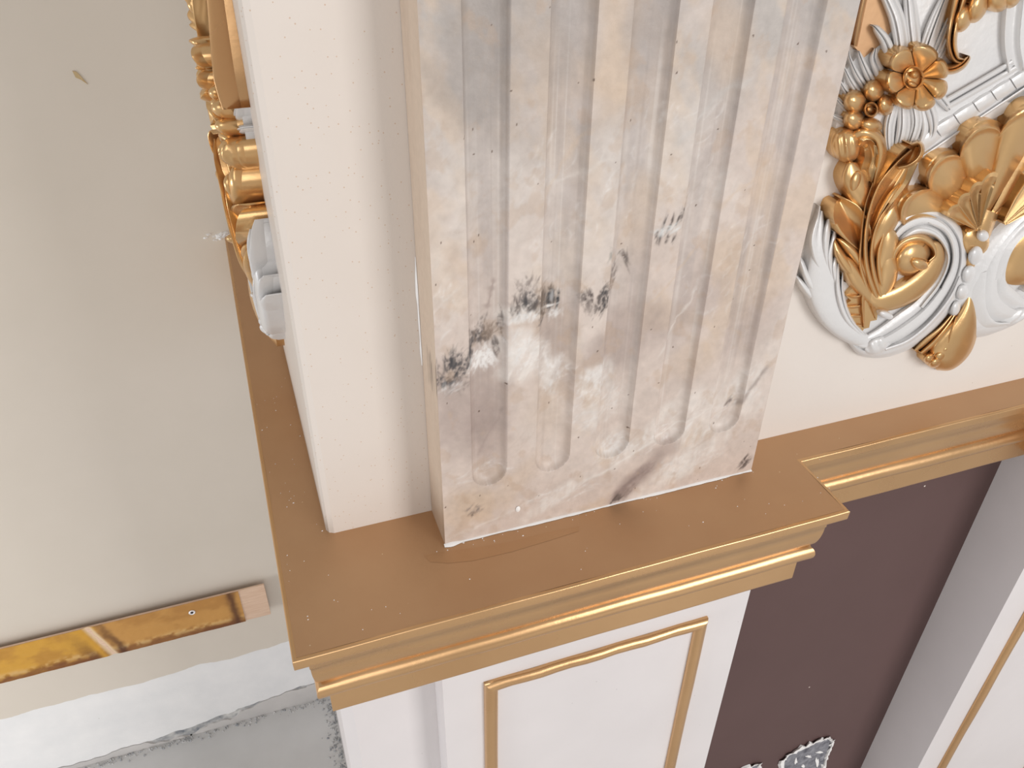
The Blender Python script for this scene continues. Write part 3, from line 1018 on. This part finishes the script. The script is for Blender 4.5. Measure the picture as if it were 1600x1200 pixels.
def sector(name, cx, cy, t0, t1, rfun, hfun, mat, parent, mirror=True, n=14, seg=15, r0=0.08):
    top = []
    for r in np.linspace(r0, 1, n):
        for s in np.linspace(0, 1, seg):
            t = t0 + (t1 - t0) * s
            R_ = rfun(t, s) * r
            top.append(on_y(cx + R_ * math.cos(t), cy + R_ * math.sin(t), YR - hfun(r, s)))
    return shell_mesh(top, n, seg, name, mat, parent, 50, mirror)


def plate(name, poly, h, mat, parent=None, mirror=True):
    a_ = [on_y(px, py, YR - h) for px, py in poly]
    n_ = len(a_)
    v = a_ + [np.array([q_[0], YR + 0.001, q_[2]]) for q_ in a_]
    f = [tuple(range(n_))] + [(k, (k + 1) % n_, n_ + (k + 1) % n_, n_ + k) for k in range(n_)]
    outs = []
    for mm in ((False, True) if mirror else (False,)):
        vv_ = np.array(v)
        if mm:
            vv_[:, 0] = 2 * AXIS - vv_[:, 0]
        o = fix_normals(obj(name, vv_, f, mat, parent if parent is not None else og))
        outs.append(o)
    return outs if mirror else outs[0]


G, S_ = M['goldleaf'], M['silver']
# ground plates
plate('backing_plate', [(1372, -60), (1640, -60), (1640, 150), (1590, 165), (1500, 215), (1440, 265), (1408, 330), (1385, 300), (1395, 225), (1345, 200), (1305, 205), (1322, 110), (1348, 78), (1372, 60)], 0.008, S_)
plate('gilt_field', [(1349, -40), (1400, -40), (1400, 40), (1375, 70), (1350, 90), (1334, 72)], 0.0095, M['goldtop'])
blade('gilt_border', [(1378, -120, 9, 0.020), (1350, 0, 10, 0.026), (1342, 38, 10, 0.026), (1336, 72, 8, 0.024)], 'dome', M['gold'], n=14, cols=9)
# inner panel moulding, upper right
blade('panel_moulding', [(1478, 163, 20, 0.016), (1530, 133, 20, 0.016), (1585, 101, 21, 0.016)], 'crease', S_, n=14, cols=11)
blade('panel_moulding', [(1589, 112, 24, 0.018), (1582, 60, 24, 0.018), (1590, -30, 26, 0.018)], 'cup', S_, n=14, cols=11)
for k, (a_, b_) in enumerate((((1466, 205), (1494, 187)), ((1496, 186), (1524, 168)), ((1526, 167), (1552, 150)), ((1554, 149), (1582, 131)), ((1584, 130), (1612, 113)), ((1440, 226), (1464, 207)))):
    blade('ribbon_segment', [(*a_, 21, 0.0135), ((a_[0] + b_[0]) / 2, (a_[1] + b_[1]) / 2, 22, 0.015), (*b_, 20, 0.0135)], 'low', S_, n=6, cols=7)
blade('ribbon_edge', [(1440, 246, 6, 0.013), (1500, 205, 6, 0.013), (1560, 165, 6, 0.013), (1640, 112, 6, 0.013)], 'dome', S_, n=20, cols=7)

# pearl-white acanthus spray behind the flowers
for pts, kd in (
        ([(1402, 140, 26, 0.016), (1394, 98, 24, 0.022), (1384, 66, 20, 0.024), (1370, 46, 14, 0.022), (1364, 40, 5, 0.016)], 'groove2'),
        ([(1412, 135, 28, 0.016), (1410, 80, 27, 0.022), (1402, 30, 28, 0.022), (1384, -14, 24, 0.020), (1374, -50, 8, 0.018)], 'groove3'),
        ([(1424, 130, 24, 0.015), (1428, 76, 24, 0.020), (1424, 30, 26, 0.020), (1418, -30, 16, 0.018)], 'groove3'),
        ([(1432, 128, 22, 0.014), (1446, 80, 24, 0.019), (1462, 34, 24, 0.019), (1484, -22, 12, 0.016)], 'groove4'),
        ([(1440, 128, 18, 0.014), (1462, 88, 20, 0.018), (1478, 50, 18, 0.018), (1492, 8, 6, 0.014)], 'groove3'),
        ([(1450, 110, 12, 0.014), (1470, 86, 12, 0.018), (1482, 66, 5, 0.014)], 'groove2'),
        ([(1392, 150, 22, 0.014), (1376, 116, 22, 0.018), (1366, 92, 16, 0.020), (1368, 76, 6, 0.016)], 'groove2'),
        ([(1374, 150, 16, 0.014), (1356, 116, 15, 0.018), (1344, 88, 9, 0.018), (1342, 80, 4, 0.014)], 'groove2'),
        ([(1366, 154, 14, 0.013), (1342, 122, 13, 0.017), (1328, 92, 6, 0.016), (1326, 78, 3, 0.012)], 'groove2'),
        ([(1354, 162, 14, 0.013), (1332, 132, 13, 0.016), (1318, 104, 5, 0.014)], 'groove2'),
        ([(1346, 170, 14, 0.013), (1324, 146, 12, 0.016), (1310, 124, 5, 0.014)], 'groove2'),
        ([(1342, 182, 16, 0.013), (1320, 166, 14, 0.016), (1304, 150, 6, 0.014)], 'groove3'),
        ([(1342, 196, 18, 0.013), (1318, 188, 16, 0.015), (1300, 180, 7, 0.012)], 'groove3'),
        ([(1398, 165, 18, 0.014), (1390, 196, 20, 0.018), (1390, 230, 15, 0.018), (1396, 250, 5, 0.014)], 'groove3'),
        ([(1412, 165, 22, 0.014), (1412, 200, 24, 0.019), (1404, 232, 18, 0.018), (1394, 256, 5, 0.014)], 'groove3'),
        ([(1428, 160, 20, 0.014), (1432, 192, 20, 0.018), (1424, 220, 15, 0.018), (1412, 240, 5, 0.014)], 'groove3'),
        ([(1444, 150, 20, 0.014), (1456, 180, 20, 0.018), (1458, 204, 14, 0.017), (1450, 222, 6, 0.014)], 'groove2'),
        ([(1454, 136, 16, 0.013), (1474, 158, 18, 0.018), (1484, 172, 10, 0.016)], 'groove2'),
        ([(1440, 160, 12, 0.012), (1446, 200, 14, 0.016), (1436, 232, 8, 0.014)], 'dome')):
    blade('pearl_acanthus_frond', pts, kd, S_, n=20, cols=15)

# large gold flower: bowl of seven petals, each its own piece, and a cupped centre
fx_, fy_ = 1433, 121
for side in (0, 1):
    pass
fl = empty('large_flower', (AXIS, YR, -0.93))
fl.parent = og
fl.location = (0, 0, 0)
angs = np.radians([-66, -18, 26, 74, 118, 168, 222])
edges = [(angs[k] + (angs[(k + 1) % 7] + (2 * math.pi if k == 6 else 0))) / 2 for k in range(7)]
for k in range(7):
    t0 = edges[k - 1] - (2 * math.pi if k == 0 else 0)
    t1 = edges[k]
    sector('petal', fx_, fy_, t0 + 0.025, t1 - 0.025,
           lambda t, s: (50 + 4 * abs(math.sin(t))) * (0.86 + 0.14 * math.sin(math.pi * s) ** 0.5),
           lambda r, s: 0.016 + 0.026 * r ** 1.5 - 0.016 * max(0, (r - 0.84) / 0.16) ** 2 + 0.009 * math.sin(math.pi * s) ** 0.7 * min(1, r * 1.5),
           G, fl, True, 18, 15, 0.15)
knob('flower_centre', 1427, 122, 16, 18, 0, 0.024, 0.030, G, fl)
blade('flower_centre', [(1427 + 15 * math.cos(t), 122 + 17 * math.sin(t), 7, 0.034) for t in np.linspace(0, 2 * math.pi, 14)], 'dome', G, fl, n=30, cols=7)
knob('flower_centre', 1429, 117, 7, 7, 0, 0.026, 0.044, G, fl)
knob('flower_centre', 1425, 131, 9, 5, 0.4, 0.026, 0.040, G, fl)

# small five-bead flower
sf = empty('bead_flower', (AXIS, YR, -0.93))
sf.parent = og
sf.location = (0, 0, 0)
for px, py, rx, ry, rot in ((1365, 142, 17, 18, 0.2), (1336, 159, 19, 19, 0), (1334, 187, 17, 17, 0), (1360, 196, 19, 13, 0.15), (1383, 164, 14, 17, 0)):
    knob('bead', px, py, rx, ry, rot, 0.014, 0.036, G, sf)
blade('bead_ring', [(1361 + 9.5 * math.cos(t), 171 + 10 * math.sin(t), 6, 0.036) for t in np.linspace(0, 2 * math.pi, 14)], 'dome', G, sf, n=30, cols=7)
knob('bead', 1361, 171, 10, 10, 0, 0.022, 0.026, G, sf)
knob('bead', 1359, 171, 5, 5, 0, 0.026, 0.034, G, sf)

# gold scroll under the bead flower
sc_ = empty('scroll_stem', (AXIS, YR, -0.93))
sc_.parent = og
sc_.location = (0, 0, 0)
knob('curl', 1323, 227, 24, 27, -0.1, 0.016, 0.038, G, sc_, True, 4, 12, 26)
knob('curl', 1313, 225, 17, 24, 0.0, 0.012, 0.024, G, sc_)
blade('stem', [(1334, 214, 22, 0.026), (1352, 208, 24, 0.034), (1370, 216, 22, 0.034), (1377, 236, 20, 0.033), (1374, 262, 20, 0.032), (1366, 292, 16, 0.030)], 'dome', G, sc_)
blade('stem', [(1346, 232, 12, 0.030), (1357, 226, 18, 0.034), (1362, 246, 22, 0.030), (1356, 268, 22, 0.030), (1352, 296, 14, 0.028)], 'cup', G, sc_)
blade('stem', [(1372, 205, 9, 0.022), (1379, 222, 10, 0.022), (1384, 250, 12, 0.020), (1390, 262, 6, 0.016)], 'dome', G, sc_)

# gold acanthus leaf
al = empty('gold_acanthus_leaf', (AXIS, YR, -0.93))
al.parent = og
al.location = (0, 0, 0)
blade('leaf_ground', [(1348, 256, 20, 0.018), (1348, 310, 44, 0.022), (1348, 370, 50, 0.022), (1352, 430, 60, 0.022), (1366, 470, 30, 0.020)], 'low', G, al)
blade('leaf_ground', [(1360, 400, 40, 0.020), (1376, 340, 46, 0.022), (1398, 290, 40, 0.022), (1424, 250, 24, 0.022)], 'low', G, al)
knob('lobe', 1337, 284, 10, 20, 0.25, 0.026, 0.039, G, al)
for pts, kd in (
        ([(1358, 336, 18, 0.030), (1346, 304, 40, 0.036), (1335, 276, 42, 0.034), (1330, 256, 18, 0.028), (1330, 252, 6, 0.022)], 'low'),
        ([(1356, 392, 18, 0.030), (1340, 362, 44, 0.037), (1324, 336, 46, 0.036), (1314, 318, 24, 0.030), (1311, 312, 6, 0.022)], 'cup'),
        ([(1358, 452, 18, 0.028), (1338, 418, 42, 0.035), (1320, 394, 38, 0.034), (1309, 378, 20, 0.028), (1306, 373, 6, 0.022)], 'crease'),
        ([(1364, 470, 16, 0.026), (1342, 440, 30, 0.034), (1326, 414, 24, 0.033), (1316, 400, 10, 0.026)], 'low'),
        # right side blades
        ([(1362, 350, 16, 0.030), (1380, 310, 32, 0.036), (1402, 276, 38, 0.038), (1422, 244, 30, 0.038), (1434, 228, 14, 0.030)], 'cup'),
        ([(1358, 380, 14, 0.030), (1380, 336, 24, 0.036), (1398, 306, 24, 0.036), (1408, 288, 10, 0.030)], 'groove2'),
        ([(1360, 404, 16, 0.030), (1380, 360, 28, 0.037), (1394, 334, 28, 0.036), (1400, 318, 10, 0.030)], 'low'),
        ([(1366, 440, 18, 0.028), (1384, 404, 30, 0.036), (1390, 376, 30, 0.036), (1386, 352, 12, 0.030)], 'low'),
        ([(1374, 466, 20, 0.026), (1386, 436, 30, 0.036), (1388, 408, 28, 0.036), (1382, 386, 12, 0.030)], 'low'),
        # bundle of ribs along the spine
        ([(1374, 474, 12, 0.026), (1358, 432, 14, 0.038), (1352, 392, 12, 0.042), (1356, 340, 10, 0.044), (1372, 292, 9, 0.044), (1398, 258, 7, 0.044), (1424, 234, 5, 0.040)], 'dome'),
        ([(1380, 472, 12, 0.026), (1366, 430, 13, 0.038), (1362, 392, 11, 0.041), (1370, 352, 8, 0.041), (1390, 318, 5, 0.038)], 'dome'),
        ([(1386, 468, 12, 0.026), (1375, 430, 13, 0.037), (1373, 396, 10, 0.039), (1382, 362, 6, 0.036)], 'dome'),
        ([(1364, 474, 11, 0.024), (1350, 436, 12, 0.035), (1344, 408, 9, 0.038), (1346, 372, 7, 0.039), (1352, 322, 6, 0.040), (1364, 286, 5, 0.038)], 'dome')):
    blade('lobe', pts, kd, G, al, n=24, cols=15)
blade('curled_tip', [(1404, 262, 8, 0.040), (1420, 258, 9, 0.044), (1434, 248, 10, 0.046), (1440, 234, 10, 0.046), (1436, 224, 9, 0.043), (1424, 226, 6, 0.040)], 'dome', G, al)
plate('tail_leaf', [(1340, 440), (1330, 452), (1322, 462), (1330, 470), (1316, 478), (1324, 486), (1318, 494), (1328, 502), (1326, 512), (1336, 514), (1342, 526), (1350, 514), (1358, 512), (1360, 502), (1370, 500), (1372, 484), (1374, 460), (1360, 440)], 0.020, G, al)
for pts in ([(1352, 440, 7, 0.026), (1348, 470, 8, 0.028), (1350, 512, 4, 0.024)], [(1362, 446, 6, 0.025), (1362, 474, 6, 0.026), (1368, 498, 3, 0.022)],
            [(1346, 462, 7, 0.024), (1334, 464, 7, 0.026), (1323, 462, 3, 0.021)], [(1344, 478, 7, 0.024), (1330, 480, 7, 0.026), (1318, 478, 3, 0.021)], [(1345, 494, 7, 0.024), (1332, 494, 7, 0.026), (1320, 494, 3, 0.021)],
            [(1346, 508, 6, 0.023), (1336, 508, 6, 0.025), (1327, 511, 3, 0.021)]):
    blade('leaf_vein', pts, 'dome', G, al, n=12, cols=9)

plate('scroll_ground', [(1288, 444), (1312, 436), (1340, 452), (1384, 376), (1440, 350), (1480, 366), (1480, 440), (1400, 528), (1350, 540), (1312, 514)], 0.012, S_)
# gold volute
vo = empty('gold_volute', (AXIS, YR, -0.93))
vo.parent = og
vo.location = (0, 0, 0)
blade('volute_band', [(1356, 452, 22, 0.026), (1372, 470, 30, 0.029), (1398, 466, 34, 0.031), (1428, 450, 36, 0.033), (1452, 428, 32, 0.034), (1466, 402, 22, 0.034), (1464, 384, 14, 0.034), (1452, 380, 8, 0.032)], 'low', G, vo, n=34)
knob('volute_eye', 1426, 402, 34, 26, -0.75, 0.014, 0.042, G, vo, True, 0, 12, 30)
knob('volute_eye', 1436, 412, 15, 10, 0.3, 0.034, 0.050, G, vo)
blade('volute_band', [(1396, 420, 8, 0.028), (1398, 396, 14, 0.034), (1414, 378, 16, 0.036), (1438, 372, 16, 0.038), (1456, 382, 14, 0.038), (1462, 398, 10, 0.036), (1452, 408, 6, 0.036)], 'dome', G, vo, n=30)

# pearl-white C scroll with its leaf
cs = empty('pearl_scroll', (AXIS, YR, -0.93))
cs.parent = og
cs.location = (0, 0, 0)
blade('scroll_band', [(1388, 420, 10, 0.016), (1392, 386, 24, 0.022), (1410, 358, 36, 0.026), (1440, 344, 42, 0.028), (1470, 352, 42, 0.030), (1490, 378, 40, 0.030), (1492, 412, 40, 0.030), (1478, 448, 46, 0.030), (1450, 486, 56, 0.029), (1416, 514, 60, 0.028), (1380, 534, 50, 0.026), (1350, 540, 34, 0.023), (1330, 532, 14, 0.018)], 'groove3', S_, cs, n=64, cols=25)
blade('scroll_band', [(1400, 398, 6, 0.022), (1412, 374, 12, 0.028), (1436, 360, 15, 0.031), (1462, 366, 13, 0.032), (1478, 386, 10, 0.032), (1482, 410, 8, 0.032), (1468, 444, 8, 0.032), (1440, 480, 8, 0.031)], 'dome', S_, cs, n=40, cols=9)
blade('scroll_band', [(1452, 348, 5, 0.031), (1478, 362, 8, 0.035), (1490, 388, 9, 0.036), (1488, 418, 8, 0.036), (1472, 452, 7, 0.034)], 'dome', S_, cs, n=30, cols=9)
blade('scroll_band', [(1500, 432, 6, 0.030), (1486, 464, 9, 0.034), (1456, 502, 10, 0.033), (1420, 532, 10, 0.031), (1384, 546, 8, 0.028)], 'dome', S_, cs, n=30, cols=9)
blade('scroll_leaf', [(1366, 540, 18, 0.022), (1334, 524, 30, 0.026), (1306, 500, 40, 0.028), (1290, 466, 50, 0.028), (1284, 428, 46, 0.027), (1282, 390, 30, 0.025), (1282, 356, 14, 0.020), (1284, 330, 4, 0.014)], 'low', S_, cs, n=50, cols=25)
for pts in (
        [(1292, 440, 14, 0.024), (1274, 402, 15, 0.028), (1270, 372, 12, 0.026), (1278, 340, 6, 0.020), (1281, 322, 3, 0.014)],
        [(1296, 430, 14, 0.024), (1290, 390, 15, 0.028), (1292, 360, 13, 0.026), (1298, 334, 5, 0.018)],
        [(1302, 440, 13, 0.024), (1296, 404, 13, 0.028), (1302, 376, 10, 0.024), (1304, 362, 5, 0.018)],
        [(1308, 450, 12, 0.024), (1303, 420, 12, 0.028), (1308, 396, 6, 0.020)],
        [(1284, 470, 16, 0.022), (1264, 440, 16, 0.026), (1253, 412, 10, 0.022), (1250, 402, 4, 0.016)],
        [(1278, 476, 14, 0.022), (1256, 448, 14, 0.024), (1244, 432, 6, 0.018)],
        [(1346, 524, 12, 0.024), (1324, 500, 14, 0.030), (1312, 470, 13, 0.031), (1308, 436, 9, 0.028), (1311, 404, 4, 0.020)],
        [(1352, 524, 7, 0.022), (1334, 506, 8, 0.029), (1322, 482, 8, 0.030), (1316, 452, 6, 0.026), (1317, 426, 3, 0.02)]):
    blade('frond', pts, 'dome', S_, cs, n=18, cols=9)
knob('curl', 1372, 540, 24, 14, -0.4, 0.018, 0.031, S_, cs, True, 3)
knob('curl', 1384, 492, 12, 6, 0.35, 0.026, 0.034, S_, cs, True)

# gold scallop shell
sh = empty('scallop_shell', (AXIS, YR, -0.93))
sh.parent = og
sh.location = (0, 0, 0)
scx, scy = 1532, 352


def ang_of(p_):
    return math.atan2(p_[1] - scy, p_[0] - scx)


cusp = [(1404, 352), (1446, 291), (1497, 236), (1566, 194), (1648, 172)]
for k in range(4):
    a_, b_ = cusp[k], cusp[k + 1]
    t0, t1 = ang_of(a_), ang_of(b_)
    if t0 > 0:
        t0 -= 2 * math.pi
    r0_, r1_ = math.hypot(a_[0] - scx, a_[1] - scy), math.hypot(b_[0] - scx, b_[1] - scy)
    sector('shell_lobe', scx, scy, t0, t1,
           lambda t, s, r0_=r0_, r1_=r1_: (r0_ + (r1_ - r0_) * s) * (0.995 + 0.13 * math.sin(math.pi * s) ** 0.75),
           lambda r, s: 0.013 + 0.021 * r * (0.15 + 0.85 * math.sin(math.pi * s) ** 0.9) + 0.011 * math.exp(-((r - 0.925) / 0.028) ** 2) - 0.004 * max(0, (r - 0.95) / 0.05),
           G, sh, k < 3, 44, 17, 0.1)
# inner fan
for k, (a_, b_) in enumerate((((1480, 338), (1496, 319)), ((1496, 319), (1514, 301)), ((1514, 301), (1534, 284)), ((1534, 284), (1560, 271)))):
    cx_, cy_ = 1530, 362
    t0, t1 = math.atan2(a_[1] - cy_, a_[0] - cx_), math.atan2(b_[1] - cy_, b_[0] - cx_)
    r0_, r1_ = math.hypot(a_[0] - cx_, a_[1] - cy_), math.hypot(b_[0] - cx_, b_[1] - cy_)
    sector('inner_fan_rib', cx_, cy_, t0, t1,
           lambda t, s, r0_=r0_, r1_=r1_: (r0_ + (r1_ - r0_) * s) * (1 + 0.07 * math.sin(math.pi * s)),
           lambda r, s: 0.030 + 0.010 * r - 0.007 * math.sin(math.pi * s) ** 0.6 * min(r * 2, 1) * (1 if r < 0.86 else 0.3) + 0.004 * max(0, 1 - abs(r - 0.93) / 0.07),
           G, sh, True, 14, 13, 0.1)
knob('shell_foot', 1524, 378, 22, 22, 0, 0.022, 0.030, G, sh, False)
blade('shell_foot', [(1548, 330, 26, 0.028), (1536, 362, 26, 0.030), (1520, 402, 20, 0.026), (1510, 430, 12, 0.020)], 'low', G, sh, mirror=False)

# string of pearls (bellflower drop) on the axis
for px, py, rx, ry, h in ((1535, 368, 11, 11, 0.040), (1524, 398, 12, 17, 0.038), (1513, 428, 11, 15, 0.036), (1503, 456, 10, 13, 0.034), (1493, 482, 8, 13, 0.030)):
    knob('pearl', px, py, rx, ry, 0.32, 0.018, h, S_, og, False, 0, 10, 22)

# gold drop at the bottom of the axis
dr = empty('gold_drop', (AXIS, YR, -0.93))
dr.parent = og
dr.location = (0, 0, 0)
blade('drop_body', [(1514, 448, 8, 0.016), (1516, 476, 26, 0.028), (1508, 506, 44, 0.034), (1492, 536, 58, 0.035), (1470, 560, 50, 0.030), (1458, 572, 18, 0.016)], 'dome', G, dr, n=30, cols=17, mirror=False)
for pts in (
        [(1496, 486, 6, 0.022), (1482, 508, 9, 0.028), (1462, 532, 11, 0.030), (1440, 552, 10, 0.024)],
        [(1490, 490, 6, 0.020), (1470, 514, 10, 0.026), (1446, 534, 12, 0.026), (1430, 548, 8, 0.018)],
        [(1498, 492, 5, 0.026), (1490, 514, 8, 0.032), (1476, 536, 9, 0.032), (1456, 560, 9, 0.026)],
        [(1494, 496, 5, 0.028), (1486, 520, 7, 0.034), (1482, 536, 6, 0.034)]):
    blade('drop_rib', pts, 'dome', G, dr, n=18, cols=9, mirror=False)
for px, py, rx, ry in ((1470, 556, 13, 9), (1478, 546, 10, 6), (1462, 566, 12, 8), (1452, 560, 10, 8)):
    knob('drop_lobe', px, py, rx, ry, -0.5, 0.018, 0.034, G, dr, False)

# gold tendril and leaf at the top
gt_ = empty('gold_tendril', (AXIS, YR, -0.93))
gt_.parent = og
gt_.location = (0, 0, 0)
blade('tendril', [(1512, -40, 26, 0.030), (1500, 0, 24, 0.034), (1490, 40, 18, 0.036), (1487, 70, 17, 0.036), (1494, 92, 14, 0.034), (1508, 96, 8, 0.030)], 'crease', G, gt_)
blade('tendril', [(1474, 108, 16, 0.026), (1488, 108, 16, 0.032), (1502, 102, 14, 0.034), (1512, 92, 9, 0.032), (1514, 87, 4, 0.026)], 'groove2', G, gt_)
for px, py, rx, ry, h in ((1505, 28, 14, 24, 0.040), (1528, 8, 16, 30, 0.044), (1560, -4, 20, 24, 0.044), (1580, -8, 16, 22, 0.040), (1545, -30, 40, 24, 0.042)):
    knob('tendril_lobe', px, py, rx, ry, 0.4, 0.020, h, G, gt_)

# ------------------------------------------------------------------ the same casting on the left flank of the pier
def copy_tree(o, parent=None):
    c = o.copy()
    C.objects.link(c)
    if parent is not None:
        c.parent = parent
    for ch in list(o.children):
        copy_tree(ch, c)
    return c


lo = copy_tree(og)
lo.location = W((PX - 0.001, 1.57, -0.93))
for ch in lo.children:
    if ch.name.startswith('gilt_border'):
        ch.scale = (1.07, 1.08, 0.90)
lo.rotation_euler = (0, 0, -math.pi / 2)
lo.scale = (1, 1.36, 1)
lo['label'] = 'gold and pearl-white carving seen edge-on along the left pier flank'
